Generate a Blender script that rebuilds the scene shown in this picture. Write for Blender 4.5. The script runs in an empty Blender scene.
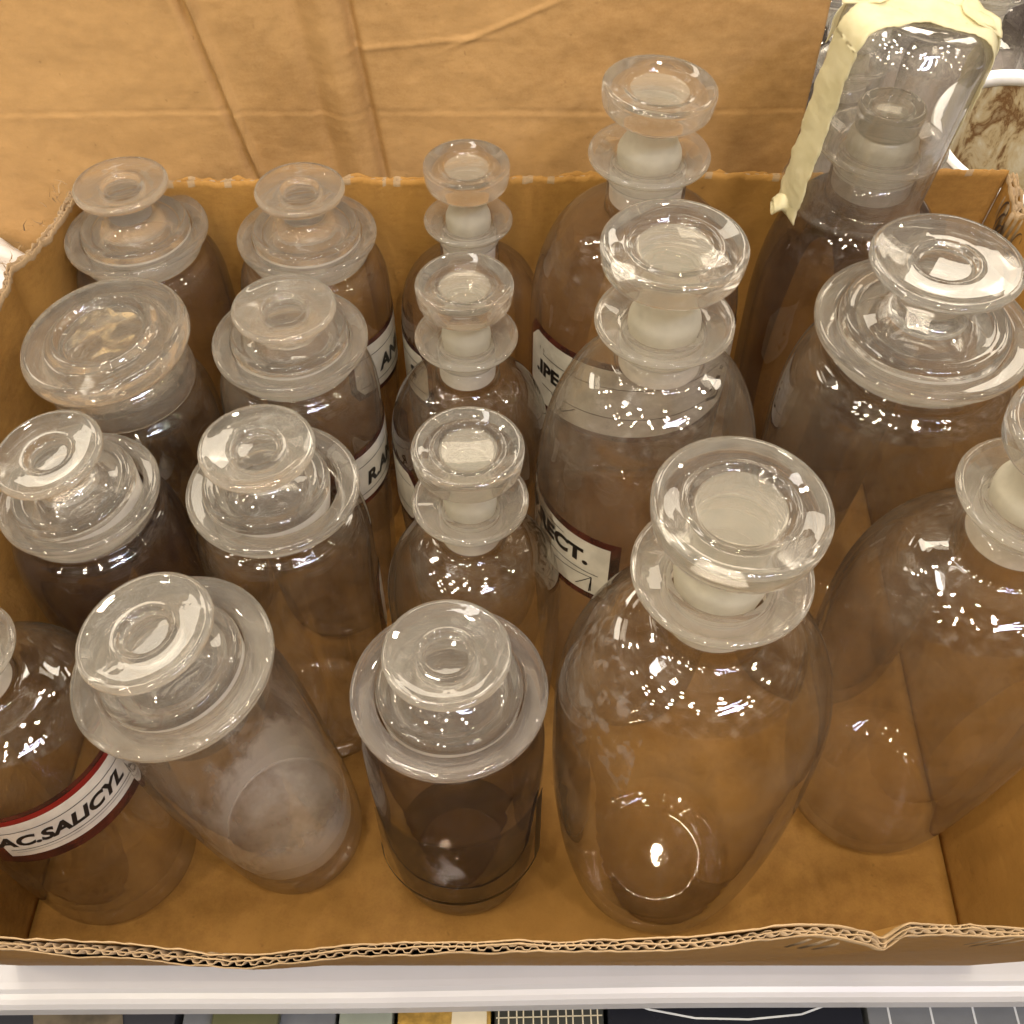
import bpy, bmesh, math, random
from math import sin, cos, pi, radians, exp
from mathutils import Vector, noise, Matrix
random.seed(7)
S = 0.01                                   # everything below is written in centimetres
scene = bpy.context.scene
COL = scene.collection
NZ = noise.noise

# ------------------------------------------------------------------ objects
def link(name, mesh, mats, parent=None):
    o = bpy.data.objects.new(name, mesh)
    COL.objects.link(o)
    for m in (mats if isinstance(mats, (list, tuple)) else [mats]):
        mesh.materials.append(m)
    if parent: o.parent = parent
    return o

def tag(o, label=None, cat=None, group=None, kind=None):
    if label: o['label'] = label
    if cat: o['category'] = cat
    if group: o['group'] = group
    if kind: o['kind'] = kind
    return o

def thing(name, loc, label, cat, group=None, rot=(0, 0, 0)):
    o = bpy.data.objects.new(name, None)
    o.empty_display_size = .02
    COL.objects.link(o)
    o.location = Vector(loc) * S
    o.rotation_euler = rot
    return tag(o, label, cat, group)

def mk(verts, faces, smooth=True, mat_idx=None):
    me = bpy.data.meshes.new('mesh')
    me.from_pydata([(x * S, y * S, z * S) for x, y, z in verts], [], faces)
    if smooth: me.polygons.foreach_set('use_smooth', [True] * len(me.polygons))
    if mat_idx: me.polygons.foreach_set('material_index', mat_idx)
    me.update()
    return me

# ------------------------------------------------------------------ node helpers
def new_mat(name):
    m = bpy.data.materials.new(name)
    m.use_nodes = True
    nt = m.node_tree
    nt.nodes.clear()
    return m, nt, nt.nodes.new('ShaderNodeOutputMaterial')

def N(nt, t, **kw):
    n = nt.nodes.new(t)
    for k, v in kw.items():
        if k in n.inputs: n.inputs[k].default_value = v
        else: setattr(n, k, v)
    return n

def L(nt, a, b): nt.links.new(a, b)

def math_node(nt, op, a, b=None):
    n = nt.nodes.new('ShaderNodeMath'); n.operation = op
    for i, v in enumerate((a, b)):
        if v is None: continue
        if isinstance(v, (int, float)): n.inputs[i].default_value = v
        else: nt.links.new(v, n.inputs[i])
    return n.outputs[0]

def noise_tex(nt, scale, detail=3, rough=.5, vec=None, dist=0):
    n = nt.nodes.new('ShaderNodeTexNoise')
    n.inputs['Scale'].default_value = scale; n.inputs['Detail'].default_value = detail
    n.inputs['Roughness'].default_value = rough; n.inputs['Distortion'].default_value = dist
    if vec is None:
        tc = nt.nodes.new('ShaderNodeTexCoord'); vec = tc.outputs['Object']
    nt.links.new(vec, n.inputs['Vector'])
    return n.outputs['Fac']

def ramp(nt, fac, stops):
    n = nt.nodes.new('ShaderNodeValToRGB')
    e = n.color_ramp.elements
    e[0].position, e[0].color = stops[0][0], (*stops[0][1], 1)
    e[1].position, e[1].color = stops[-1][0], (*stops[-1][1], 1)
    for p, c in stops[1:-1]:
        x = e.new(p); x.color = (*c, 1)
    nt.links.new(fac, n.inputs['Fac'])
    return n.outputs['Color']

def bump(nt, height, strength, distance=.001, normal=None):
    n = nt.nodes.new('ShaderNodeBump')
    n.inputs['Strength'].default_value = strength
    n.inputs['Distance'].default_value = distance
    nt.links.new(height, n.inputs['Height'])
    if normal is not None: nt.links.new(normal, n.inputs['Normal'])
    return n.outputs['Normal']

def scaled_vec(nt, sc):
    tc = nt.nodes.new('ShaderNodeTexCoord'); mp = nt.nodes.new('ShaderNodeMapping')
    mp.inputs['Scale'].default_value = sc
    nt.links.new(tc.outputs['Object'], mp.inputs['Vector'])
    return mp.outputs['Vector']

# ------------------------------------------------------------------ materials
def thin_glass(name, tint=(.93, .90, .88), edge=(.50, .43, .40), dust=.06, dust_hi=.22, dust_col=(.62, .55, .50), wave=.13, refr=.06):
    """Blown glass wall: lets light through, mirrors by Fresnel, carries a film of dust."""
    m, nt, out = new_mat(name)
    lw = N(nt, 'ShaderNodeLayerWeight', Blend=.5)
    f = lw.outputs['Facing']
    fr = math_node(nt, 'ADD', math_node(nt, 'MULTIPLY', math_node(nt, 'POWER', f, 3.8), .93), .075)
    mix = N(nt, 'ShaderNodeMix', data_type='RGBA')
    mix.inputs[6].default_value = (*tint, 1); mix.inputs[7].default_value = (*edge, 1)
    L(nt, math_node(nt, 'POWER', f, 3.2), mix.inputs[0])
    tr = N(nt, 'ShaderNodeBsdfTransparent'); L(nt, mix.outputs[2], tr.inputs['Color'])
    h = noise_tex(nt, 34, 2, .5)
    nrm = bump(nt, h, wave, .004)
    gl = N(nt, 'ShaderNodeBsdfGlossy', Roughness=.035); L(nt, nrm, gl.inputs['Normal'])
    rf = N(nt, 'ShaderNodeBsdfRefraction', Roughness=0.0, IOR=1.47); L(nt, nrm, rf.inputs['Normal'])
    rf.inputs['Color'].default_value = (*[t ** .7 for t in tint], 1)
    m0 = N(nt, 'ShaderNodeMixShader'); m0.inputs[0].default_value = refr; L(nt, tr.outputs[0], m0.inputs[1]); L(nt, rf.outputs[0], m0.inputs[2])
    m1 = N(nt, 'ShaderNodeMixShader'); L(nt, fr, m1.inputs[0]); L(nt, m0.outputs[0], m1.inputs[1]); L(nt, gl.outputs[0], m1.inputs[2])
    df = N(nt, 'ShaderNodeBsdfDiffuse', Color=(*dust_col, 1))
    tl = N(nt, 'ShaderNodeBsdfTranslucent', Color=(*dust_col, 1))
    dd = N(nt, 'ShaderNodeMixShader'); dd.inputs[0].default_value = .45
    L(nt, df.outputs[0], dd.inputs[1]); L(nt, tl.outputs[0], dd.inputs[2])
    n1 = noise_tex(nt, 24, 4, .68)
    mr = N(nt, 'ShaderNodeMapRange'); mr.inputs['From Min'].default_value = .42; mr.inputs['From Max'].default_value = .72
    mr.inputs['To Min'].default_value = dust; mr.inputs['To Max'].default_value = dust_hi
    L(nt, n1, mr.inputs['Value'])
    # grazing views look through more film
    fac = math_node(nt, 'MULTIPLY', mr.outputs[0], math_node(nt, 'ADD', math_node(nt, 'MULTIPLY', f, 1.2), .7))
    fac.node.use_clamp = True
    m2 = N(nt, 'ShaderNodeMixShader'); L(nt, fac, m2.inputs[0]); L(nt, m1.outputs[0], m2.inputs[1]); L(nt, dd.outputs[0], m2.inputs[2])
    L(nt, m2.outputs[0], out.inputs['Surface'])
    return m

def inner_glass(name, tint=.985):
    """Inside face of the blown wall: clean, only mirrors and passes light."""
    m, nt, out = new_mat(name)
    lw = N(nt, 'ShaderNodeLayerWeight', Blend=.5)
    fr = math_node(nt, 'ADD', math_node(nt, 'MULTIPLY', math_node(nt, 'POWER', lw.outputs['Facing'], 5), .7), .04)
    tr = N(nt, 'ShaderNodeBsdfTransparent', Color=(tint, tint * .995, tint * .99, 1))
    gl = N(nt, 'ShaderNodeBsdfGlossy', Roughness=.03)
    rf = N(nt, 'ShaderNodeBsdfRefraction', Roughness=0.0, IOR=1.47); rf.inputs['Color'].default_value = (.995, .99, .985, 1)
    m0 = N(nt, 'ShaderNodeMixShader'); m0.inputs[0].default_value = .02; L(nt, tr.outputs[0], m0.inputs[1]); L(nt, rf.outputs[0], m0.inputs[2])
    m1 = N(nt, 'ShaderNodeMixShader'); L(nt, fr, m1.inputs[0]); L(nt, m0.outputs[0], m1.inputs[1]); L(nt, gl.outputs[0], m1.inputs[2])
    L(nt, m1.outputs[0], out.inputs['Surface'])
    return m

def solid_glass(name, tint=(.97, .965, .95), rough=.01, film=.10, wave=.12, through=.16, film_col=(.80, .77, .72), scale=60):
    """Thick pressed glass: real refraction, with a worn, dusty skin that also paints in gathered light."""
    m, nt, out = new_mat(name)
    h = noise_tex(nt, scale, 2, .5)
    nrm = bump(nt, h, wave, .003)
    g = N(nt, 'ShaderNodeBsdfPrincipled', Roughness=rough, IOR=1.48)
    g.inputs['Base Color'].default_value = (*tint, 1)
    g.inputs['Transmission Weight'].default_value = 1
    L(nt, nrm, g.inputs['Normal'])
    tr = N(nt, 'ShaderNodeBsdfTransparent', Color=(.92, .91, .89, 1))
    m1 = N(nt, 'ShaderNodeMixShader'); m1.inputs[0].default_value = through
    L(nt, g.outputs[0], m1.inputs[1]); L(nt, tr.outputs[0], m1.inputs[2])
    df = N(nt, 'ShaderNodeBsdfDiffuse', Color=(*film_col, 1)); tl = N(nt, 'ShaderNodeBsdfTranslucent', Color=(*film_col, 1))
    dd = N(nt, 'ShaderNodeMixShader'); dd.inputs[0].default_value = .5
    L(nt, df.outputs[0], dd.inputs[1]); L(nt, tl.outputs[0], dd.inputs[2])
    n1 = noise_tex(nt, 70, 5, .65, dist=.5)
    mr = N(nt, 'ShaderNodeMapRange'); mr.inputs['From Min'].default_value = .35; mr.inputs['From Max'].default_value = .75
    mr.inputs['To Min'].default_value = film * .75; mr.inputs['To Max'].default_value = film * 1.4  # pale film also stands in for lamp light gathered by the glass
    L(nt, n1, mr.inputs['Value'])
    m2 = N(nt, 'ShaderNodeMixShader'); L(nt, mr.outputs[0], m2.inputs[0]); L(nt, m1.outputs[0], m2.inputs[1]); L(nt, dd.outputs[0], m2.inputs[2])
    L(nt, m2.outputs[0], out.inputs['Surface'])
    return m

def frosted(name, col=(.80, .76, .68), cover=.62, spread=.16):
    m, nt, out = new_mat(name)
    df = N(nt, 'ShaderNodeBsdfDiffuse', Color=(*col, 1)); tl = N(nt, 'ShaderNodeBsdfTranslucent', Color=(*col, 1))
    dd = N(nt, 'ShaderNodeMixShader'); dd.inputs[0].default_value = .5
    L(nt, df.outputs[0], dd.inputs[1]); L(nt, tl.outputs[0], dd.inputs[2])
    gl = N(nt, 'ShaderNodeBsdfGlossy', Roughness=.28)
    g2 = N(nt, 'ShaderNodeMixShader'); g2.inputs[0].default_value = .07
    L(nt, dd.outputs[0], g2.inputs[1]); L(nt, gl.outputs[0], g2.inputs[2])
    tr = N(nt, 'ShaderNodeBsdfTransparent', Color=(.92, .9, .86, 1))
    n1 = noise_tex(nt, 90, 4, .6)
    mr = N(nt, 'ShaderNodeMapRange'); mr.inputs['To Min'].default_value = cover - spread; mr.inputs['To Max'].default_value = cover + spread
    L(nt, n1, mr.inputs['Value'])
    m2 = N(nt, 'ShaderNodeMixShader'); L(nt, mr.outputs[0], m2.inputs[0]); L(nt, tr.outputs[0], m2.inputs[1]); L(nt, g2.outputs[0], m2.inputs[2])
    L(nt, m2.outputs[0], out.inputs['Surface'])
    return m

def film_mat(name, col, lo, hi, scale=40, cover=.9, vec_scale=(1, 1, 1), dist=.8, fade=None):
    """A patchy coat of powder clinging to glass."""
    m, nt, out = new_mat(name)
    v = scaled_vec(nt, vec_scale)
    n1 = noise_tex(nt, scale, 6, .62, vec=v, dist=dist)
    mr = N(nt, 'ShaderNodeMapRange'); mr.inputs['From Min'].default_value = lo; mr.inputs['From Max'].default_value = hi
    mr.inputs['To Max'].default_value = cover
    fac = mr.outputs[0]
    if fade:                                        # the coat thins out with height (metres)
        tc = N(nt, 'ShaderNodeTexCoord'); sx = N(nt, 'ShaderNodeSeparateXYZ'); L(nt, tc.outputs['Object'], sx.inputs[0])
        fz = N(nt, 'ShaderNodeMapRange'); fz.inputs['From Min'].default_value = fade[0]; fz.inputs['From Max'].default_value = fade[1]
        fz.inputs['To Min'].default_value = .28; fz.inputs['To Max'].default_value = -.22
        L(nt, sx.outputs[2], fz.inputs['Value']); L(nt, math_node(nt, 'ADD', n1, fz.outputs[0]), mr.inputs['Value'])
    else:
        L(nt, n1, mr.inputs['Value'])
    df = N(nt, 'ShaderNodeBsdfDiffuse', Color=(*col, 1)); tl = N(nt, 'ShaderNodeBsdfTranslucent', Color=(*col, 1))
    dd = N(nt, 'ShaderNodeMixShader'); dd.inputs[0].default_value = .35
    L(nt, df.outputs[0], dd.inputs[1]); L(nt, tl.outputs[0], dd.inputs[2])
    tr = N(nt, 'ShaderNodeBsdfTransparent')
    m2 = N(nt, 'ShaderNodeMixShader'); L(nt, fac, m2.inputs[0]); L(nt, tr.outputs[0], m2.inputs[1]); L(nt, dd.outputs[0], m2.inputs[2])
    L(nt, m2.outputs[0], out.inputs['Surface'])
    return m

def cardboard(name, base=(.315, .166, .043), dark=(.215, .106, .026), spec=.25, flutes='x', bump_s=.35, rough=.62):
    m, nt, out = new_mat(name)
    n_big = noise_tex(nt, 5, 5, .6, dist=.4)
    n_fib = noise_tex(nt, 1, 4, .6, vec=scaled_vec(nt, (110, 110, 260)))
    n_fine = noise_tex(nt, 700, 3, .7)
    mixv = math_node(nt, 'ADD', math_node(nt, 'MULTIPLY', n_big, .62), math_node(nt, 'MULTIPLY', n_fib, .22))
    mixv = math_node(nt, 'ADD', mixv, math_node(nt, 'MULTIPLY', n_fine, .16))
    c = ramp(nt, mixv, [(.36, dark), (.52, base), (.66, tuple(min(1, b * 1.14) for b in base))])
    # a few dark specks and scuffs in the paper
    sp = N(nt, 'ShaderNodeMapRange'); sp.inputs['From Min'].default_value = .70; sp.inputs['From Max'].default_value = .78
    sp.inputs['To Max'].default_value = .5
    L(nt, noise_tex(nt, 160, 2, .5), sp.inputs['Value'])
    mx = N(nt, 'ShaderNodeMix', data_type='RGBA'); L(nt, sp.outputs[0], mx.inputs[0]); L(nt, c, mx.inputs[6]); mx.inputs[7].default_value = (*[d * .7 for d in dark], 1)
    w = N(nt, 'ShaderNodeTexWave', wave_type='BANDS', bands_direction='Z' if flutes == 'z' else 'X')
    w.inputs['Scale'].default_value = 38; w.inputs['Distortion'].default_value = .8; w.inputs['Detail'].default_value = 1
    tc = nt.nodes.new('ShaderNodeTexCoord'); L(nt, tc.outputs['Object'], w.inputs['Vector'])
    wr = noise_tex(nt, 16, 5, .62, dist=.3)
    b1 = bump(nt, w.outputs['Fac'], .10, .001)
    b2 = bump(nt, wr, bump_s, .006, b1)
    b3 = bump(nt, n_fine, .12, .0006, b2)
    p = N(nt, 'ShaderNodeBsdfPrincipled', Roughness=rough)
    p.inputs['Specular IOR Level'].default_value = spec
    L(nt, mx.outputs[2], p.inputs['Base Color']); L(nt, b3, p.inputs['Normal'])
    L(nt, p.outputs[0], out.inputs['Surface'])
    return m

def plain(name, col, rough=.5, spec=.4, var=.12, scale=30, metal=0, bump_s=0.0, col2=None):
    m, nt, out = new_mat(name)
    n1 = noise_tex(nt, scale, 4, .6)
    c2 = col2 or tuple(c * (1 - var) for c in col)
    c = ramp(nt, n1, [(.35, c2), (.62, col)])
    p = N(nt, 'ShaderNodeBsdfPrincipled', Roughness=rough, Metallic=metal)
    p.inputs['Specular IOR Level'].default_value = spec
    L(nt, c, p.inputs['Base Color'])
    if bump_s: L(nt, bump(nt, n1, bump_s, .002), p.inputs['Normal'])
    L(nt, p.outputs[0], out.inputs['Surface'])
    return m

M = {}
M['inner'] = inner_glass('inner_glass')
M['clear'] = thin_glass('clear_glass', (.99, .98, .955), (.34, .26, .17), .006, .045, (.88, .78, .60))
M['dusty'] = thin_glass('dusty_glass', (.987, .972, .945), (.33, .25, .17), .02, .07, (.88, .77, .60))
M['purple'] = thin_glass('amethyst_glass', (.96, .925, .90), (.26, .18, .14), .01, .04, (.82, .71, .57))
M['dark'] = thin_glass('smoky_glass', (.70, .67, .655), (.13, .11, .10), .01, .05, (.55, .47, .44))
M['lip'] = solid_glass('lip_glass', film=.085, wave=.03, through=.36, film_col=(.98, .93, .82))
M['lip_dark'] = solid_glass('smoky_lip_glass', tint=(.93, .90, .88), film=.08, wave=.05, through=.28, film_col=(.88, .84, .80))
M['stopper'] = solid_glass('stopper_glass', film=.055, wave=.035, through=.28, film_col=(.98, .95, .86))
M['stopper_worn'] = solid_glass('worn_stopper_glass', film=.075, wave=.05, through=.26, film_col=(.98, .94, .84), scale=90, rough=.02)
M['stopper_lid'] = solid_glass('lid_glass', tint=(.99, .96, .90), film=.09, wave=.06, through=.24, film_col=(.96, .90, .79))
M['frost'] = frosted('ground_glass', (.72, .68, .56), .58, .14)
M['plug_view'] = frosted('plug_view_tint', (.72, .69, .58), .20, .05)
M['frost_neck'] = frosted('ground_neck_glass', (.93, .89, .80), .82)
M['frost_wide'] = frosted('ground_wide_plug_glass', (.93, .90, .83), .58)
M['gap'] = plain('mouth_gap_grey', (.25, .22, .20), .7)  # dark grey for the gap between stopper and lip
M['card'] = cardboard('box_cardboard', spec=.12)
M['card_back'] = cardboard('panel_cardboard', base=(.405, .240, .094), dark=(.305, .170, .060), spec=.3, bump_s=.22)
M['card_edge'] = cardboard('torn_cardboard_edge', base=(.31, .215, .12), dark=(.20, .135, .07), spec=.1, bump_s=.6, rough=.8)
M['flute'] = cardboard('fluting_paper', base=(.30, .215, .13), dark=(.20, .14, .08), spec=.1, bump_s=.5, rough=.85)
M['label_white'] = plain('label_enamel', (.62, .59, .51), .28, .5, .22, 50)
M['label_maroon'] = plain('label_maroon', (.085, .022, .014), .22, .5, .5, 60, col2=(.030, .012, .009))
M['label_red'] = plain('label_red', (.20, .014, .012), .3, .5, .2)
M['ink'] = plain('ink_black', (.016, .014, .013), .35, .4, .3)
M['white_rail'] = plain('white_enamel_shelf', (.43, .42, .425), .32, .5, .05, 12)
M['powder'] = plain('white_powder', (.80, .76, .68), .95, .1, .18, 90, bump_s=.8)
M['powder_film'] = film_mat('powder_film', (.90, .86, .78), .40, .62, 26, .85, (1, 1, .5), .3, fade=(.02, .10))
M['bottle_film'] = film_mat('grey_deposit', (.74, .68, .60), .50, .60, 30, .35, dist=.2)
M['tape'] = plain('masking_tape', (.74, .69, .48), .55, .25, .13, 60, bump_s=.5, col2=(.64, .59, .38))
_nt = M['tape'].node_tree
_o = [n for n in _nt.nodes if n.type == 'OUTPUT_MATERIAL'][0]; _p = [n for n in _nt.nodes if n.type == 'BSDF_PRINCIPLED'][0]
_t = N(_nt, 'ShaderNodeBsdfTranslucent', Color=(.85, .78, .5, 1)); _m = N(_nt, 'ShaderNodeMixShader'); _m.inputs[0].default_value = .35
L(_nt, _p.outputs[0], _m.inputs[1]); L(_nt, _t.outputs[0], _m.inputs[2])
_x = N(_nt, 'ShaderNodeBsdfTransparent'); _m2 = N(_nt, 'ShaderNodeMixShader'); _m2.inputs[0].default_value = .32
L(_nt, _m.outputs[0], _m2.inputs[1]); L(_nt, _x.outputs[0], _m2.inputs[2]); L(_nt, _m2.outputs[0], _o.inputs['Surface'])
M['dome'] = thin_glass('cover_glass', (.985, .98, .97), (.55, .50, .46), .02, .06, (.85, .82, .76), .3, .05)

# ------------------------------------------------------------------ lathe
def rounded(pts):
    """pts: (r, z) or (r, z, corner radius) -> polyline with rounded corners"""
    out = []
    n = len(pts)
    for i, p in enumerate(pts):
        rad = p[2] if len(p) > 2 else 0
        if not rad or i in (0, n - 1):
            out.append((p[0], p[1])); continue
        P = Vector(p[:2]); A = Vector(pts[i - 1][:2]); B = Vector(pts[i + 1][:2])
        da, db = (A - P), (B - P)
        d = min(rad, da.length * .48, db.length * .48)
        a, b = P + da.normalized() * d, P + db.normalized() * d
        for k in range(7):
            t = k / 6
            q = a * (1 - t) ** 2 + P * 2 * t * (1 - t) + b * t * t
            out.append((q.x, q.y))
    return out

def lathe(pts, seg=80, closed=False, wob=.004, seed=0, a0=0, a1=2 * pi):
    prof = rounded(pts)
    full = abs(a1 - a0 - 2 * pi) < 1e-6
    verts, faces, rows = [], [], []
    ns = seg if full else seg + 1
    for r, z in prof:
        if r < 1e-5:
            rows.append([len(verts)]); verts.append((0, 0, z)); continue
        row = []
        for k in range(ns):
            a = a0 + (a1 - a0) * k / seg
            w = 1 + wob * NZ(Vector((cos(a) * 1.3 + seed * 3.1, sin(a) * 1.3, z * .12)))
            row.append(len(verts)); verts.append((r * w * cos(a), r * w * sin(a), z))
        rows.append(row)
    pairs = list(zip(rows, rows[1:]))
    if closed: pairs.append((rows[-1], rows[0]))
    for A, B in pairs:
        for k in range(seg):
            k2 = (k + 1) % ns if full else k + 1
            if len(A) == 1 and len(B) == 1: continue
            if len(A) == 1: faces.append((A[0], B[k2], B[k]))
            elif len(B) == 1: faces.append((A[k], A[k2], B[0]))
            else: faces.append((A[k], A[k2], B[k2], B[k]))
    me = mk(verts, faces)
    return me

def fix_normals(me):
    bm = bmesh.new(); bm.from_mesh(me)
    bmesh.ops.recalc_face_normals(bm, faces=bm.faces)
    bm.to_mesh(me); bm.free()
    return me

def shoulder(rb, hs, rn, hn, n=12, p=.95):
    """ellipse from the wall (rb, hs) up and in to the neck (rn, hn)"""
    out = []
    for k in range(1, n + 1):
        t = k / n * pi / 2 * p
        out.append((rn + (rb - rn) * cos(t) ** .86, hs + (hn - hs) * sin(t) ** .94))
    return out

# ------------------------------------------------------------------ bottle bodies
def body_mesh(rb, hs, rn, hn, ht, th=.32, foot=None, seed=0):
    foot = foot or rb * .82
    outer = [(0, .25), (foot * .8, .12, .3), (foot, 0, .3), (rb - (rb - foot) * .70, 1.2, .8), (rb - (rb - foot) * .36, 5.0, 3), (rb, 13, 4), (rb, hs)] + shoulder(rb, hs, rn, hn) + [(rn, hn + .15, .2), (rn * .99, ht)]
    rbi, rni = rb - th, rn - th * 1.1
    inner = [(rni, ht), (rni, hn + .1, .2)] + list(reversed(shoulder(rbi, hs - .1, rni, hn - th * .6))) + [(rbi, hs - .1), (rbi, 13, 4), (rbi - (rb - foot) * .36, 5.0, 3), (rbi - (rb - foot) * .70, 1.7, .8), (foot * .72, .75, .5), (0, .95)]
    me = lathe(outer + inner, 96, wob=.012, seed=seed)
    k = len(rounded(outer)) - 1                      # rows of quads on the outside face
    n_out = 96 * k
    me.polygons.foreach_set('material_index', [0 if i < n_out else 1 for i in range(len(me.polygons))])
    return me

def lip_mesh(rf, hf, rm, rn, thick=.42, cone=.35, seed=0):
    """flat ground flange, the outer edge a little above the mouth"""
    pts = [(rm, hf - cone - .05, .1), (rm + (rf - rm) * .25, hf - cone + .03, .1), (rf - .25, hf, .12), (rf, hf - .12, .14), (rf - .02, hf - thick, .14),
           (rf - .35, hf - thick - .12, .2), (rn + .12, hf - cone - thick - .55, .5), (rn - .02, hf - cone - thick - 1.0, .1), (rm - .02, hf - cone - thick - 1.0, .05)]
    pts = [pts[0]] + pts[1:] 
    return fix_normals(lathe(pts + [(rm - .01, hf - cone - .3)], 96, closed=True, wob=.010, seed=seed))

def narrow_stopper(rd, dz, rp, seed=0, depth=2.2):
    """solid plug, waist, and a thick disc with a raised rim and a sunken eye; z=0 at the flange"""
    w = rp * .74
    return fix_normals(lathe([(0, -depth, 0), (rp * .82, -depth, .15), (rp, -.1, .25), (rp * .98, .35, .35), (w, 1.0, .5), (w * .98, dz - 2.1, .5),
                 (w * 1.2, dz - 1.75, .25), (rd * .84, dz - 1.5, .35), (rd * .95, dz - 1.25, .25), (rd * .985, dz - .7, .3), (rd, dz - .05, .22), (rd * .92, dz + .16, .2), (rd * .80, dz + .05, .25),
                 (rd * .66, dz - .12, .2), (rd * .60, dz + .0, .12), (rd * .52, dz - .32, .2), (0, dz - .40)], 96, wob=.012, seed=seed))

def wide_stopper(rd, dz, rp, seed=0, depth=1.7):
    return fix_normals(lathe([(0, -.55), (rp * .55, -.7, .4), (rp * .82, -depth, .2), (rp * .94, -depth, .2), (rp, -.05, .2), (rp * 1.0, .32, .18), (rp * .93, .48, .2), (rp * .80, .34, .25),
                 (rp * .62, .62, .6), (rp * .40, 1.15, .5), (rd * .38, dz - 1.05, .4), (rd * .46, dz - .75, .3), (rd * .82, dz - .52, .4), (rd * .99, dz - .30, .2),
                 (rd, dz, .16), (rd * .93, dz + .12, .12), (rd * .78, dz + .02, .2), (rd * .50, dz - .04, .2), (rd * .42, dz - .02, .12), (rd * .36, dz - .30, .2), (0, dz - .36)], 96, wob=.012, seed=seed))

# ------------------------------------------------------------------ labels
def bend(verts, R, a_mid):
    return [((R + y) * cos(a_mid + x / R), (R + y) * sin(a_mid + x / R), z) for x, y, z in verts]

def band(R, a_mid, w, z0, z1, point=0.0, y=0.0, nseg=90):
    """strip on the cylinder wall; point > 0 makes pointed ends"""
    vs, fs = [], []
    for i in range(nseg + 1):
        x = -w / 2 + w * i / nseg
        d = min(1, (w / 2 - abs(x)) / point) if point else 1
        zm, hh = (z0 + z1) / 2, (z1 - z0) / 2
        h = hh * (.62 + .38 * d) if point else hh
        vs += [(x, y, zm - h), (x, y, zm + h)]
    for i in range(nseg):
        fs.append((2 * i, 2 * i + 2, 2 * i + 3, 2 * i + 1))
    return bend(vs, R, a_mid), fs

FONT_CACHE = {}
def text_verts(txt, size, shear=0.0, fat=.045, width=1.0, align='CENTER'):
    cu = bpy.data.curves.new('lettering', 'FONT')
    cu.body = txt; cu.size = size; cu.shear = shear; cu.offset = fat * size
    cu.align_x = align; cu.align_y = 'CENTER'; cu.resolution_u = 4; cu.space_character = 1.02
    o = bpy.data.objects.new('lettering_source', cu); COL.objects.link(o)
    dg = bpy.context.evaluated_depsgraph_get()
    me = bpy.data.meshes.new_from_object(o.evaluated_get(dg))
    bm = bmesh.new(); bm.from_mesh(me)
    x0 = min(v.co.x for v in bm.verts); x1 = max(v.co.x for v in bm.verts)
    x = x0 + .12
    while x < x1:                                    # cut the flat letters so that they can follow the round wall
        bmesh.ops.bisect_plane(bm, geom=bm.verts[:] + bm.edges[:] + bm.faces[:], plane_co=(x, 0, 0), plane_no=(1, 0, 0), dist=1e-5)
        x += .12
    bm.to_mesh(me); bm.free()
    vs = [(v.co.x * width, 0, v.co.y) for v in me.vertices]
    fs = [tuple(p.vertices) for p in me.polygons]
    bpy.data.objects.remove(o); bpy.data.curves.remove(cu); bpy.data.meshes.remove(me)
    return vs, fs

def stroke(x0, z0, x1, z1, w=.06, n=None):
    n = n or max(4, int(abs(x1 - x0) / .12))
    dx, dz = x1 - x0, z1 - z0; l = math.hypot(dx, dz) or 1
    nx, nz = -dz / l * w / 2, dx / l * w / 2
    vs, fs = [], []
    for i in range(n + 1):
        t = i / n
        vs += [(x0 + dx * t - nx, 0, z0 + dz * t - nz), (x0 + dx * t + nx, 0, z0 + dz * t + nz)]
    for i in range(n): fs.append((2 * i, 2 * i + 2, 2 * i + 3, 2 * i + 1))
    return vs, fs

def join(chunks):
    V, F = [], []
    for v, f in chunks:
        o = len(V); V += v; F += [tuple(i + o for i in q) for q in f]
    return V, F

def add_label(parent, R, mid_deg, w, z0, z1, ink, point=.6, red=False, border=.42):
    """maroon painted band, cream cartouche on it and the ink as its own sub-part; ink in flat label coordinates"""
    a = radians(mid_deg)
    R1, R2, R3 = R + .03, R + .05, R + .075
    V, F = band(R1, a, w, z0, z1, point)
    nb = len(F)
    V2, F2 = band(R2, a, w - border * 2, z0 + border, z1 - border, point)
    Vj, Fj = join([(V, F), (V2, F2)])
    mi = [0] * nb + [1] * len(F2)
    if red:
        V3, F3 = band(R2, a, w * .9, z1 - border + .01, z1 - border * .45, 0)
        n0 = len(Vj); Vj += V3; Fj += [tuple(i + n0 for i in q) for q in F3]; mi += [2] * len(F3)
    lb = link('label', mk(Vj, Fj, True, mi), [M['label_maroon'], M['label_white'], M['label_red']], parent)
    # ink: move flat x,z chunks on to the wall
    zc = (z0 + z1) / 2
    Vi, Fi = join(ink)
    Vi = bend([(x, 0, z + zc) for x, _, z in Vi], R3, a)
    link('lettering', mk(Vi, Fi, False), M['ink'], lb)
    return lb

def shift(chunk, dx, dz):
    return [(x + dx, y, z + dz) for x, y, z in chunk[0]], chunk[1]

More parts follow.
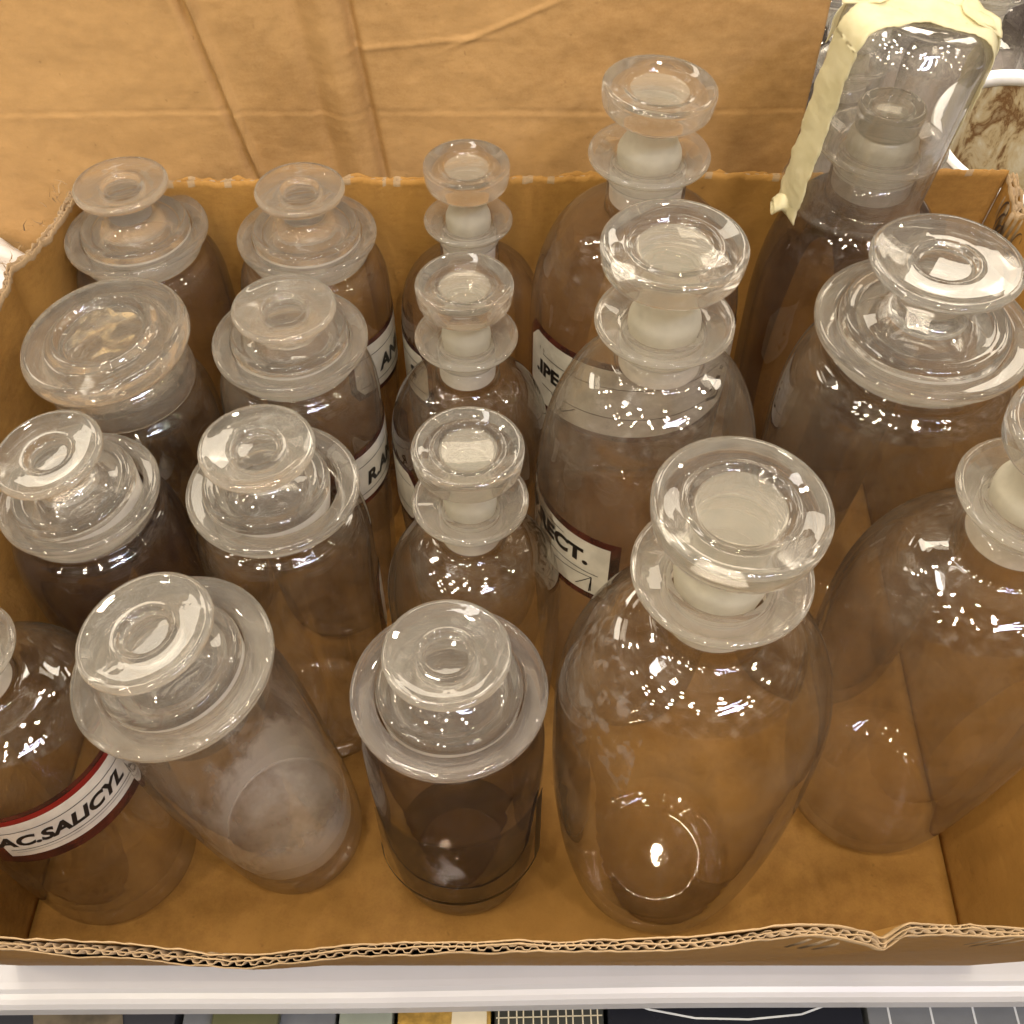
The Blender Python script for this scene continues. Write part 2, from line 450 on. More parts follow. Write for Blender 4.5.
# ------------------------------------------------------------------ the bottles
COUNT = [0]
def bottle(kind, x, y, label, rb, hs, rn, hf, rf, rd, dz, body='clear', stop='stopper', lip='lip', rot=(0, 0, 0),
           stop_rot=(0, 0, 0), stop_off=(0, 0, 0), rm=None, foot=None, hn=None, neck_frost=True, group=None, no_disc=False):
    COUNT[0] += 1; sd = COUNT[0]
    wide = kind == 'wide'
    name = 'wide_mouth_jar' if wide else 'glass_bottle'
    if y > 70: group = 'glassware on the shelf behind the box'
    else: group = 'wide mouthed jars in the box' if wide else 'narrow necked bottles in the box'
    root = thing(name, (x, y, .02), label, 'jar' if wide else 'bottle', group, rot)
    hn = hn or (hf - (2.0 if wide else 3.5))
    rm = rm or (rn - .30)
    ht = hf - (.45 + (.25 if wide else .45) + .95)
    link('body', body_mesh(rb, hs, rn, hn, ht, foot=foot, seed=sd), [M[body], M['inner']], root)
    cone = .12 if wide else .38
    link('lip', lip_mesh(rf, hf, rm, rn, .5 if wide else .36, cone, sd), M[lip], root)
    rp = rm - .12
    st = link('stopper', wide_stopper(rd, dz, rp, sd) if wide else narrow_stopper(rd, dz, rp, sd), M[stop], root)
    st.location = Vector((stop_off[0], stop_off[1], hf + (0 if wide else -.15) + stop_off[2])) * S
    st.rotation_euler = tuple(radians(a) for a in stop_rot)
    if wide:
        link('ground_plug', lathe([(rp * .95, -1.72), (rp + .04, -.1)], 80, seed=sd, wob=.012), M['frost_wide'], st)
    else:
        link('ground_plug', lathe([(rp * .05, -2.25), (rp * .84, -2.24, .1), (rp + .03, -.12, .1), (rp + .02, .32, .3), (rp * .74 + .09, 1.0, .4), (rp * .74 + .07, dz - 2.35)], 80, seed=sd, wob=.012), M['frost'], st)
        link('plug_view_disc', lathe([(0, dz - .36), (rd * .48, dz - .28, .05), (rd * .51, dz - .24)], 60, seed=sd, wob=.012), M['plug_view'], st)  # cream disc added to paint the refracted view of the frosted plug
        if neck_frost:
            link('ground_neck', lathe([(rn - .14, hf - .9), (rn - .22, hf - 3.0)], 80, wob=.006), M['frost_neck'], root)
    return root

W = dict(rn=3.75, rm=3.45)
# left column of wide mouthed jars
bottle('wide', -22.8, 58.1, 'wide mouthed jar with dark purplish body in the back left corner of the box', 4.8, 21.2, hf=26.3, rf=4.45, rd=2.87, dz=3.3, body='dark', stop='stopper_worn', rot=(0, radians(-1.5), 0), stop_rot=(0, 0, 0), **W)
# flat lidded jar
def lidded_jar():
    x, y = -21.8, 48.4
    root = thing('lidded_jar', (x, y, .02), 'jar closed by a broad flat glass lid with yellowish recessed top', 'jar', None, (0, radians(-3), 0))
    link('body', body_mesh(4.8, 19.5, 3.95, 22.0, 24.6, seed=40), [M['clear'], M['inner']], root)
    link('neck_ring', fix_normals(lathe([(3.7, 22.4, .1), (4.05, 22.3, .1), (4.25, 22.9, .2), (4.05, 24.4, .2), (3.7, 24.5, .1)], 90, closed=True, wob=.01)), M['stopper_lid'], root)
    st = link('stopper', fix_normals(lathe([(0, 0), (3.3, -.9, .2), (3.6, -.9, .15), (3.72, .2, .3), (4.2, .5, .3), (4.75, .7, .2), (4.9, 1.0, .2), (4.9, 1.55, .25), (4.55, 1.95, .3), (3.9, 1.8, .3), (3.3, 1.75, .3),
             (3.0, 2.1, .2), (2.7, 2.15, .2), (2.4, 1.75, .4), (0, 1.55)], 96, wob=.01)), M['stopper_lid'], root)
    st.location = (0, 0, 24.7 * S); st.rotation_euler = (radians(2), radians(-4), 0)
    link('sediment', lathe([(0, 1.60), (1.4, 1.64), (2.2, 1.74)], 60, wob=.5, seed=3), FILM_OCHRE, st)
FILM_OCHRE = film_mat('ochre_residue', (.62, .47, .27), .45, .62, 60, .55)
lidded_jar()
bottle('wide', -22.1, 38.8, 'wide mouthed jar with dark shoulder, its tilted stopper touching the left photo edge', 4.75, 18.8, hf=24.0, rf=4.3, rd=2.9, dz=3.1, body='dark', stop='stopper_worn', rot=(0, radians(-2.5), 0), stop_rot=(3, -5, 0), stop_off=(-.15, -.05, .1), **W)
# second column
j = bottle('wide', -12.8, 57.9, 'wide mouthed jar by the back wall whose label shows only the letters ANI', 4.8, 21.5, hf=26.3, rf=4.35, rd=2.75, dz=3.1, body='purple', stop='stopper_worn', **W)
add_label(j, 4.8, -20, 7.5, 15.4, 20.2, [shift(text_verts('ANI', 1.55, .15), .1, -.3), stroke(-3, 1.1, 3, 1.1), stroke(-3, -1.35, 3, -1.35)], .5)
j = bottle('wide', -12.8, 48.8, 'wide mouthed jar with mottled stopper and the lettering R.AM on its side label', 4.8, 20.5, hf=25.8, rf=4.5, rd=2.95, dz=2.2, body='dusty', stop='stopper_worn', **W)
add_label(j, 4.8, -22, 8.0, 14.6, 19.4, [shift(text_verts('R.AM', 1.5, .15), .3, -.4), stroke(-3.2, 1.05, 3.2, 1.05), stroke(-3.2, -1.4, 3.2, -1.4)], .5)
j = bottle('wide', -12.7, 38.9, 'clear wide mouthed jar right behind the tilted powder jar with ochre card seen through it', 4.85, 19.1, hf=24.3, rf=4.6, rd=3.0, dz=3.0, body='clear', stop='stopper_worn', stop_off=(-.35, 0, 0), **W)
add_label(j, 4.85, 12, 3.6, 10.5, 16.5, [stroke(-1, 1.2, 1, 1.2), stroke(-1, -1.2, 1, -1.2)], .3)

# front tilted jar with powder
j = bottle('wide', -13.6, 29.9, 'tilted wide mouthed jar with white powder caked inside its base', 4.9, 14.8, 3.95, 22.6, 5.15, 3.4, 3.0, body='dusty', stop='stopper_worn', rot=(radians(2), radians(-8.0), 0), rm=3.7, foot=4.0, stop_rot=(-2, -3, 0), stop_off=(.05, -.1, .02))
link('powder', lathe([(0, 1.0), (2.2, 1.0), (3.0, 1.15), (3.55, 1.7), (3.95, 2.9)], 72, wob=.02, seed=9), film_mat('caked_powder', (.95, .92, .86), .20, .80, 26, .95, dist=.1), j)
link('powder_coating', lathe([(3.93, 2.6), (4.15, 4), (4.5, 7.5), (4.52, 11)], 72, wob=.004), M['powder_film'], j)

# front smoky jar
j = bottle('wide', -3.1, 28.5, 'smoky brown wide mouthed jar standing upright in the front row', 4.85, 15.5, 4.0, 21.0, 4.95, 3.1, 3.2, body='dark', lip='lip_dark', stop='stopper_worn', rm=3.75, foot=4.0)
FILM_BROWN = film_mat('brown_residue', (.05, .035, .025), .20, .60, 24, .75)
lb = link('label', mk(*band(4.9, radians(-88), 11.8, 4.9, 12.8, .8, .0)), film_mat('brown_glazed_label', (.11, .075, .045), .10, .80, 30, .62), j)
V1 = band(4.96, radians(-88), 11.9, 4.6, 5.0, 0, 0)
V2 = band(4.96, radians(-88) - 5.75 / 4.96, .35, 4.6, 7.0, 0, 0, 4)
V3 = band(4.96, radians(-88) + 5.75 / 4.96, .9, 4.6, 12.8, 0, 0, 4)
link('label_border', mk(*join([V1, V2, V3])), M['ink'], lb)
link('residue', lathe([(2.7, .90), (3.3, 1.2), (3.9, 2.0), (4.05, 2.6)], 64), FILM_BROWN, j)

# narrow necked column
NR = dict(rn=1.85, rm=1.5)
j = bottle('narrow', -2.7, 58.0, 'small narrow necked bottle at the back wall, smallest stopper of the box', 4.7, 19.5, hf=27.3, rf=2.75, rd=2.6, dz=3.9, body='purple', **NR)
add_label(j, 4.7, -165, 7, 14.2, 19.2, [stroke(-2.8, 1.2, 2.8, 1.2), stroke(-2.8, -1.2, 2.8, -1.2), shift(text_verts('S', 1.4), 1.6, 0)], .5)
j = bottle('narrow', -2.6, 48.3, 'narrow necked bottle second from the back in the middle column of small bottles', 4.85, 18.3, hf=26.5, rf=2.95, rd=2.7, dz=3.8, body='clear', **NR)
add_label(j, 4.85, -170, 7, 13.2, 18.4, [stroke(-2.8, 1.2, 2.8, 1.2), stroke(-2.8, -1.2, 2.8, -1.2)], .5)
j = bottle('narrow', -2.2, 38.0, 'narrow necked clear bottle directly behind the smoky brown jar', 5.0, 15.8, hf=24.3, rf=3.1, rd=2.85, dz=4.1, body='clear', **NR)

# the big narrow necked bottles
BG = dict(rn=2.3, rm=1.9)
pulv = [shift(text_verts('.IPE', 1.55), -6.75, .1), stroke(-7.2, 1.35, 7.2, 1.35), stroke(-7.2, -1.2, 7.2, -1.2)]
for q in ((5.9, .9, 6.5, .3), (5.6, .2, 6.3, -.3), (5.2, -.7, 5.9, -.2), (4.9, -1.3, 6.2, -1.9), (6.2, -1.9, 6.5, -1.2)):
    pulv.append(stroke(*q, w=.26))
pulv += [stroke(-6.2, -1.3, -5.2, -2.2, .08), stroke(-5.2, -2.2, -4.2, -1.4, .08)]
j = bottle('narrow', 7.7, 55.5, 'large bottle at the back wall with tall stopper and a label reading IPE', 6.55, 21.6, hf=33.6, rf=3.45, rd=3.15, dz=4.1, body='purple', stop_rot=(0, 3, 0), hn=29.6, **BG)
add_label(j, 6.55, -88, 18.6, 16.6, 23.2, pulv, .9, border=.5)
rect = [shift(text_verts('SP.RECT.', 1.6, 0, .05, 1.04), .55, .75), stroke(-5.2, -.40, 4.5, -.40),
        stroke(4.1, -.7, 1.2, -1.05), stroke(4.1, -.7, 3.1, -1.9), stroke(4.1, -.7, 4.0, -2.1), stroke(4.1, -.7, 4.1, -2.0), stroke(-5, 1.75, 2, 1.75), shift(text_verts('S', 1.3), -1.6, -1.3)]
j = bottle('narrow', 7.55, 42.6, 'large round shouldered bottle in the middle with a label reading RECT', 6.15, 20.4, hf=32.7, rf=3.5, rd=3.5, dz=4.6, body='dusty', hn=29.6, **BG)
add_label(j, 6.1, -158, 11.2, 16.0, 21.6, rect, 0, border=.55)
j = bottle('narrow', 8.9, 28.2, 'largest front row bottle, thick disc stopper and grey flecks inside its shoulder', 6.75, 19.8, hf=31.4, rf=3.9, rd=3.65, dz=4.5, body='clear', rn=2.55, rm=2.15, foot=4.5, hn=27.2, stop_rot=(1, 2, 0))
link('deposit', lathe([(6.27, 19)] + shoulder(6.25, 19.7, 2.2, 26.7)[:9], 72, a0=radians(100), a1=radians(235)), film_mat('grey_flecks', (.42, .38, .37), .52, .60, 110, .40, dist=.2), j)
link('base_crescent', lathe([(2.9, .92), (3.7, 1.15), (4.5, 1.9), (4.95, 3.4)], 80, a0=radians(-150), a1=radians(-32)), film_mat('base_crescent', (.10, .07, .05), .25, .6, 20, .6), j)  # dark patchy crescent low inside the front wall
# right side
bottle('wide', 21.4, 44.6, 'very wide mouthed jar with the broadest lip, at the right of the box', 6.6, 21.6, 4.75, 30.6, 5.62, 3.8, 4.0, body='dusty', rm=4.45, stop='stopper', hn=28.2)
bottle('narrow', 23.1, 33.2, 'large round bottle cut by the right edge of the photo', 6.85, 18.0, hf=30.4, rf=3.65, rd=3.2, dz=4.6, body='dusty', rn=2.5, rm=2.1, foot=4.5, hn=26.0, rot=(0, radians(1.8), 0), stop_rot=(3, 2, 0))
# left edge bottle
j = bottle('narrow', -25.1, 28.8, 'bottle at the left edge with a red edged label reading AC.SALICYL', 5.5, 16.9, hf=24.0, rf=3.0, rd=2.95, dz=3.6, body='clear', rn=1.9, rm=1.55, foot=4.9, rot=(0, radians(-4), 0), stop_rot=(0, -3, 0))
sal = [shift(text_verts('AC.SALICYL', 1.42, .28, .045, .97), -1.15, -.12), stroke(-4.6, .95, 5.2, .95), stroke(-4.4, -1.0, 5.0, -1.0), stroke(-4.2, -1.25, 4.8, -1.25, .03)]
add_label(j, 5.5, -44, 11.0, 11.8, 17.0, sal, 0, red=True, border=.85)

# ------------------------------------------------------------------ bottle under a taped glass cover
j = bottle('narrow', 21.0, 56.6, 'dark bottle in the back right corner with its mouth under a taped glass cover', 5.7, 20.5, hf=33.6, rf=3.7, rd=1.9, dz=2.2, body='dark', hn=29.6, rn=2.5, rm=2.1)
dm = thing('glass_cover', (19.6, 55.6, 30.6), 'upturned glass beaker covering a bottle mouth and stuck down with pale yellow tape', 'cover', None, (radians(3), radians(5.5), 0))
rc, hc = 3.95, 11.4
cover_prof = [(rc + .12, 0), (rc + .15, .15, .1), (rc, .4, .2), (rc, hc - 1.4)] + [(rc - 1.3 + 1.3 * cos(t), hc - 1.4 + 1.4 * sin(t)) for t in (.3, .6, .9, 1.2, 1.45)] + [(1.8, hc + .02, .4), (0, hc - .25)]
cover_in = [(0, hc - .6), (1.8, hc - .3, .4), (rc - 1.2, hc - .5, .5), (rc - .28, hc - 1.5, .4), (rc - .28, .4), (rc - .15, .02)]
link('beaker', lathe(cover_prof + cover_in, 90, wob=.01), M['dome'], dm)

def tape_strip(path, widths, thick=.05):
    """path: list of (point, outward normal) ; a ribbon lying on the glass"""
    V, F = [], []
    n = len(path)
    for i, (p, nn) in enumerate(path):
        a = path[max(0, i - 1)][0]; b = path[min(n - 1, i + 1)][0]
        tdir = (b - a).normalized(); side = tdir.cross(nn).normalized()
        w = widths[i]
        for s in [k_ / 5 - 1 for k_ in range(11)]:
            jit = .14 * NZ(p * .7 + Vector((s, 0, 0))) + (.10 * NZ(p * 4 + Vector((s, 0, 0))) if abs(s) > .9 else 0)
            wr = abs(NZ(p * .5 + side * s * .5)) * .14 + abs(NZ(p * 2.3 + side * s * 1.2)) * .05
            q = p + side * (w / 2 * s + jit) + nn * (.04 + wr)
            V.append(tuple(q))
    for i in range(n - 1):
        for k in range(10):
            a = i * 11 + k
            F.append((a, a + 1, a + 12, a + 11))
    return V, F

def surf(a, h):
    """point and normal on the cover: a = angle, h = arc length from the bottom; beyond the top edge it runs over the crown"""
    if h < hc - 1.2:
        n = Vector((cos(a), sin(a), 0)); return n * (rc + .02) + Vector((0, 0, h)), n
    t = (h - (hc - 1.2))
    if t < 2.0:
        ph = t / 2.0 * pi / 2
        c = Vector((cos(a), sin(a), 0)) * (rc - 1.3)
        n = Vector((cos(a) * cos(ph), sin(a) * cos(ph), sin(ph)))
        return c + n * 1.32 + Vector((0, 0, hc - 1.35)), n
    r = max(0.0, rc - 1.3 - (t - 2.0))
    return Vector((cos(a) * r, sin(a) * r, hc + .02)), Vector((0, 0, 1))

def tape(a_from, h_from, a_to, h_to, width):
    """over the crown from one side to the other"""
    p1 = []
    h = h_from
    while h < hc - 1.2 + 2.0 + rc - 1.3 - .01:
        p1.append(surf(a_from, h)); h += .15
    p2 = []
    h = h_to
    while h < hc - 1.2 + 2.0 + rc - 1.3 - .01:
        p2.append(surf(a_to, h)); h += .15
    path = p1 + list(reversed(p2))
    return path, [width * (1 + .12 * NZ(Vector((i * .2, 1.3, width)))) for i in range(len(path))]

def tape_obj(path, w):
    V, F = tape_strip(path, w)
    o = link('tape', mk(V, F), M['tape'], dm)
    sm = o.modifiers.new('thick', 'SOLIDIFY'); sm.thickness = .0005
    return o
pth, w = tape(radians(197), -.6, radians(5), 4.4, 2.3)
tape_obj(pth, w)
pth, w = tape(radians(150), 8.6, radians(-22), 7.6, 2.3)
tape_obj(pth, w)
# the ring of tape around the crown
ring = []
for i in range(65):
    a = radians(175 - i * 3.05)
    ring.append(surf(a, hc + .25 + .3 * sin(i * .25)))
tape_obj(ring, [2.0 + .3 * sin(i * .35) for i in range(65)])
# rolled end of the tape sticking out over the rim
V, F = [], []
for i in range(14):
    for k in range(13):
        a = 2 * pi * k / 12 * .96
        r = .45 + .05 * k / 12 + .06 * sin(k * 1.7 + i * .4)
        V.append((-3.75 - .8 * i / 13 , r * cos(a) * 1.1 - .9, r * sin(a) * .8 - .4 + .25 * sin(i * .3)))
for i in range(13):
    for k in range(12):
        a = i * 13 + k
        F.append((a, a + 1, a + 14, a + 13))
o = link('tape', mk(V, F), M['tape'], dm)
sm = o.modifiers.new('thick', 'SOLIDIFY'); sm.thickness = .0006

# ------------------------------------------------------------------ the cardboard box
def gauss(d, s): return exp(-(d / s) ** 2)

def crush(u, v, seed):
    """how far the layers are pressed together near the rim (1 = not at all)"""
    t = max(0, min(1, (v - .86) / .14))
    c = .5 + .5 * NZ(Vector((u * 7.5, seed * .37, 4))) + .45 * NZ(Vector((u * 23, seed * .37, 9)))
    c = max(.30, min(1, .55 + .75 * (c - .25)))
    return 1 - (1 - c) * t

def wall_sheet(B0, B1, T0, T1, out, off, top_fn, bulge, nu=180, nv=40, v0=0.0):
    V, F = [], []
    for j in range(nv + 1):
        for i in range(nu + 1):
            u = i / nu; v = v0 + (1 - v0) * j / nv
            p = (B0.lerp(B1, u)).lerp(T0.lerp(T1, u), v)
            d = bulge(u, v)
            p = p + out * (off * crush(u, v, nu) + d)
            p = p + Vector((0, 0, 1)) * (top_fn(u) * max(0, (v - .8) / .2))
            V.append(tuple(p))
    for j in range(nv):
        for i in range(nu):
            a = j * (nu + 1) + i
            F.append((a, a + 1, a + nu + 2, a + nu + 1))
    return V, F

def flute_sheet(B0, B1, T0, T1, out, o0, o1, top_fn, bulge, pitch, v0=.88, drop=.15, seed=0):
    Ln = (T1 - T0).length
    n = int(Ln / pitch) * 12
    V, F = [], []
    for j, v in enumerate((v0, .94, 1.0)):
        for i in range(n + 1):
            u = i / n
            jit = .10 * NZ(Vector((u * Ln * .9, seed, 0)))
            ph = 2 * pi * (u * Ln / pitch) + 3.2 * NZ(Vector((u * Ln * .30, seed + 5, 1)))
            sq = max(-1, min(1, sin(ph) * 2.6)) * .48 + .5 + jit
            p = (B0.lerp(B1, u)).lerp(T0.lerp(T1, u), v)
            p = p + out * ((o0 + (o1 - o0) * sq) * crush(u, v, 260) + bulge(u, v)) + Vector((0, 0, 1)) * ((top_fn(u) - drop - .12 * abs(NZ(Vector((u * Ln * 2, seed, 3))))) * (1 if j == 2 else 0))
            V.append(tuple(p))
    for j in range(2):
        for i in range(n):
            a = j * (n + 1) + i
            F.append((a, a + 1, a + n + 2, a + n + 1))
    return V, F

box = thing('cardboard_box', (0, 40, 0), 'open brown cardboard box with torn corrugated rim holding the glass bottles', 'box')
box_off = Vector((0, -40, 0))
def solid(o, t):
    m = o.modifiers.new('thick', 'SOLIDIFY'); m.thickness = t * S; m.offset = 0
def sub(chunks):
    V, F = join(chunks)
    return [(x + box_off.x, y + box_off.y, z) for x, y, z in V], F

def make_wall(B0, B1, T0, T1, out, top, bulge, rows, gap=.32, pitch=.75, seed=0, inner_top=None, outer_top=None):
    out = out.normalized()
    n = rows
    chunks = []
    for k in range(n + 1):
        tf = (lambda u, k=k: top(u) + .30 * NZ(Vector((u * 42, k * 3.3, seed))) + .22 * NZ(Vector((u * 130, k * 5.3, seed))))
        if k == 0 and inner_top: tf = (lambda u, f=tf: f(u) + inner_top(u))
        if k == n and outer_top: tf = (lambda u, f=tf: f(u) + outer_top(u))
        chunks.append(wall_sheet(B0, B1, T0, T1, out, gap * k, tf, bulge, nu=260, v0=0 if k in (0, n) else .84, nv=60 if k in (0, n) else 12))
    V_, F_ = sub(chunks)
    # bare torn fibre along the top few millimetres of every liner
    nxt, mi = 261, []
    for k in range(n + 1):
        rows_ = 60 if k in (0, n) else 12
        for r_ in range(rows_):
            for i_ in range(260):
                edge = r_ == rows_ - 1 and n > 1 or (r_ == rows_ - 1 and NZ(Vector((i_ * .3, 3, seed))) > .2)
                mi.append(1 if edge else 0)
    o = link('wall_panel', mk(V_, F_, True, mi), [M['card'], M['card_edge']], box); solid(o, .05)
    fl = []
    for k in range(n):
        fl.append(flute_sheet(B0, B1, T0, T1, out, gap * k + .02, gap * (k + 1) - .02, top, bulge, pitch, seed=seed + k * 7.7, drop=.05))
    f = link('fluting', mk(*sub(fl)), M['flute'], o); solid(f, .03)
    return o

vv = Vector
# floor corners / rim corners (front left, front right, back right, back left)
FL, FR, BR, BL = vv((-29.6, 22.0, 0)), vv((27.4, 22.0, 0)), vv((28.6, 61.2, 0)), vv((-29.0, 61.2, 0))
TFL, TFR, TBR, TBL = vv((-32.5, 13.8, 28)), vv((34.5, 14.4, 28.2)), vv((31.9, 62.6, 27.4)), vv((-27.8, 61.6, 27.2))
def b_front(u, v): return (.35 * gauss(u - .34, .05) + .18 * gauss(u - .688, .006) - .35 * gauss(u - .72, .03) - .25 * gauss(u - .64, .03) + .5 * sin(pi * u) - .2 + .35 * NZ(vv((u * 5, v * 2, 1)))) * v
def b_back(u, v): return .3 * NZ(vv((u * 6, v * 2, 4))) * v + .25 * gauss(u - .3, .01) * v
def b_left(u, v): return (.8 * sin(pi * u) + .6 * NZ(vv((u * 4, v * 2, 8)))) * v + .5 * gauss(u - .18, .02)
def b_right(u, v): return (.6 * NZ(vv((u * 4, v * 2, 12)))) * v
notch = lambda u: -.35 * gauss(u - .688, .006) + .35 * gauss(u - .700, .006) + .3 * gauss(u - .66, .02)
make_wall(FL, FR, TFL, TFR, vv((0, -1, 0)), lambda u: .55 * gauss(u - .05, .12) - .55 * gauss(u - .32, .09) + .7 * gauss(u - .95, .25) + .2 * NZ(vv((u * 9, 0, 2))) + notch(u), b_front, 2, .20, .56, 1,
          inner_top=lambda u: .35 * gauss(u - .25, .12) + .3 * gauss(u - .62, .06), outer_top=lambda u: -.25)
make_wall(BL, BR, TBL, TBR, vv((0, 1, 0)), lambda u: .2 * NZ(vv((u * 7, 0, 5))), b_back, 1, .40, .7, 2, inner_top=lambda u: .08)
make_wall(BL, FL, TBL, TFL, vv((-1, 0, 0)), lambda u: -1.0 * u + .4 * NZ(vv((u * 8, 0, 9))) - .4 * gauss(u, .05), b_left, 2, .34, .75, 3, outer_top=lambda u: -.3)
make_wall(BR, FR, TBR, TFR, vv((1, 0, 0)), lambda u: .5 * NZ(vv((u * 8, 0, 19))) - 1.6 * gauss(u - .05, .03), b_right, 2, .34, .75, 4)
# floor panel
V, F = [], []
nx, ny = 90, 70
for j_ in range(ny + 1):
    for i in range(nx + 1):
        p = FL.lerp(FR, i / nx).lerp(BL.lerp(BR, i / nx), j_ / ny)
        V.append((p.x, p.y - 40, -.05 + .0 * p.x))
for j_ in range(ny):
    for i in range(nx):
        a = j_ * (nx + 1) + i; F.append((a, a + 1, a + nx + 2, a + nx + 1))
o = link('floor_panel', mk(V, F), M['card'], box)
m_ = o.modifiers.new('thick', 'SOLIDIFY'); m_.thickness = .004; m_.offset = -1

# frayed fibres along the left rim
V, F = [], []
for i in range(90):
    t = random.random() ** 1.2 * .5
    p = TBL.lerp(TFL, t) + vv((-.5 - 1.0 * sin(pi * t) + random.uniform(-.5, .5), -40, -1.0 * t + random.uniform(-.1, .3)))
    d = vv((random.uniform(-1, .6), random.uniform(-.8, .8), random.uniform(.2, 1))).normalized()
    sd = d.cross(vv((random.random(), random.random(), random.random()))).normalized() * random.uniform(.02, .06)
    ln = random.uniform(.3, .9); n0 = len(V)
    mid = p + d * ln * .5 + sd * 3
    V += [tuple(p - sd), tuple(p + sd), tuple(mid + sd * .7), tuple(mid - sd * .7), tuple(p + d * ln)]
    F += [(n0, n0 + 1, n0 + 2, n0 + 3), (n0 + 3, n0 + 2, n0 + 4)]
tag(link('paper_fibres', mk(V, F, False), M['card_edge'], box), None, None, None, 'stuff')

# dark pen loops on the right inner wall near the back corner
def on_right_wall(u, v):
    p = (BR.lerp(FR, u)).lerp(TBR.lerp(TFR, u), v)
    return p + vv((b_right(u, v) - .06, -40, 0))
V, F = [], []
for (u0, v0_, u1, v1_, lw, n_l) in ((.030, .93, .075, .70, .10, 9), (.085, .92, .125, .66, .06, 5)):
    prev = None
    for i in range(161):
        t = i / 160
        u = u0 + (u1 - u0) * t + .010 * cos(t * n_l * 2 * pi); v = v0_ + (v1_ - v0_) * t + .030 * sin(t * n_l * 2 * pi)
        p = on_right_wall(u, v)
        q = vv((0, lw * .5, lw * .5))
        V += [tuple(p - q), tuple(p + q)]
        if i: n0 = len(V) - 4; F.append((n0, n0 + 1, n0 + 3, n0 + 2))
link('pen_marks', mk(V, F, False), plain('brown_ink', (.05, .03, .02), .7), box)
# ------------------------------------------------------------------ tall creased panel behind the box
def panel_h(X, Z):
    """relief of the panel surface, cm towards the camera"""
    h = .5 * NZ(vv((X * .06, Z * .06, 3))) + .10 * NZ(vv((X * .35, Z * .35, 7))) + .04 * NZ(vv((X * 1.1, Z * .9, 2)))
    def line(x0, z0, x1, z1, wid, amp, side=0):
        dx, dz = x1 - x0, z1 - z0; l = math.hypot(dx, dz)
        t = ((X - x0) * dx + (Z - z0) * dz) / l
        d = ((X - x0) * dz - (Z - z0) * dx) / l
        if t < 0: k = gauss(t, 1.5)
        elif t > l: k = gauss(t - l, 1.5)
        else: k = 1
        if side: return amp * k * (1 / (1 + exp(-d / wid)) - .5) * (gauss(d, side))
        return amp * k * gauss(d, wid)
    for ln in CREASES: h += line(*ln)
    return h
CREASES = [(-20.9, 45, -19.6, 38, .40, -.34), (-19.7, 38, -17.4, 26, .30, -.36), (-20.2, 45, -19.0, 38, .35, .28), (-19.1, 38, -16.9, 26, .26, .36),
           (-13.6, 45, -11.6, 25, .45, -.22), (-11.9, 45, -9.9, 25, 1.0, .60), (-10.5, 45, -8.5, 25, .28, -.60),
           (-32, 30.1, 20, 30.3, .10, -.03), (-32, 29.8, 20, 30.0, .18, .02), (-9, 34.4, -2.5, 35.0, .13, .08), (-2.5, 35.0, 1.5, 36.8, .12, .09)]
pan = thing('upright_cardboard', (-12, 65.0, 0), 'tall creased upright sheet of cardboard standing behind the open box', 'cardboard')
V, F = [], []
X0, X1, Z0, Z1 = -46, 18.7, 1, 47
nx, nz = 420, 300
for j_ in range(nz + 1):
    for i in range(nx + 1):
        X = X0 + (X1 - X0) * i / nx; Z = Z0 + (Z1 - Z0) * j_ / nz
        V.append((X + 12, -panel_h(X, Z), Z))
for j_ in range(nz):
    for i in range(nx):
        a = j_ * (nx + 1) + i; F.append((a, a + 1, a + nx + 2, a + nx + 1))
o = link('face', mk(V, F), M['card_back'], pan)
m_ = o.modifiers.new('thick', 'SOLIDIFY'); m_.thickness = .004; m_.offset = -1

# ------------------------------------------------------------------ setting and neighbours
def box_mesh(x0, x1, y0, y1, z0, z1, bev=.1):
    bm = bmesh.new()
    bmesh.ops.create_cube(bm, size=1)
    for v in bm.verts:
        v.co = Vector(((x0 + x1) / 2 + v.co.x * (x1 - x0), (y0 + y1) / 2 + v.co.y * (y1 - y0), (z0 + z1) / 2 + v.co.z * (z1 - z0))) * S
    if bev: bmesh.ops.bevel(bm, geom=list(bm.edges), offset=bev * S, segments=3, affect='EDGES', profile=.5)
    me = bpy.data.meshes.new('mesh'); bm.to_mesh(me); bm.free()
    me.polygons.foreach_set('use_smooth', [True] * len(me.polygons)); 
    return me

# shelf: board extruded along X with a stepped front edge
prof = [(150, -.45), (21.0, -.45), (20.6, -.50), (20.4, -.75), (20.1, -.85), (19.85, -1.0), (19.65, -1.35), (19.65, -2.4), (20.2, -2.7), (150, -2.9)]
V, F = [], []
xs = [-90 + 180 * i / 60 for i in range(61)]
for x in xs:
    for y, z in prof: V.append((x, y + .0095 * (x) + .12 * NZ(vv((x * .05, 0, 0))), z))
np_ = len(prof)
for i in range(60):
    for k in range(np_):
        a = i * np_ + k; b = i * np_ + (k + 1) % np_
        F.append((a, b, b + np_, a + np_))
sh = link('shelf', mk(V, F, False), M['white_rail']); tag(sh, 'white shelf board with a ridged front edge under the box', 'shelf', None, 'structure')
fl = link('floor', mk([(-400, -300, -80), (400, -300, -80), (400, 500, -80), (-400, 500, -80)], [(0, 1, 2, 3)], False), plain('dark_floor', (.10, .09, .08), .5)); tag(fl, 'dark floor far below the shelf', 'floor', None, 'structure')
lo = link('lower_shelf', box_mesh(-60, 60, -12, 90, -27, -25, .1), plain('lower_shelf_grey', (.13, .13, .14), .5)); tag(lo, 'dark grey lower shelf below the white edge', 'shelf', None, 'structure')

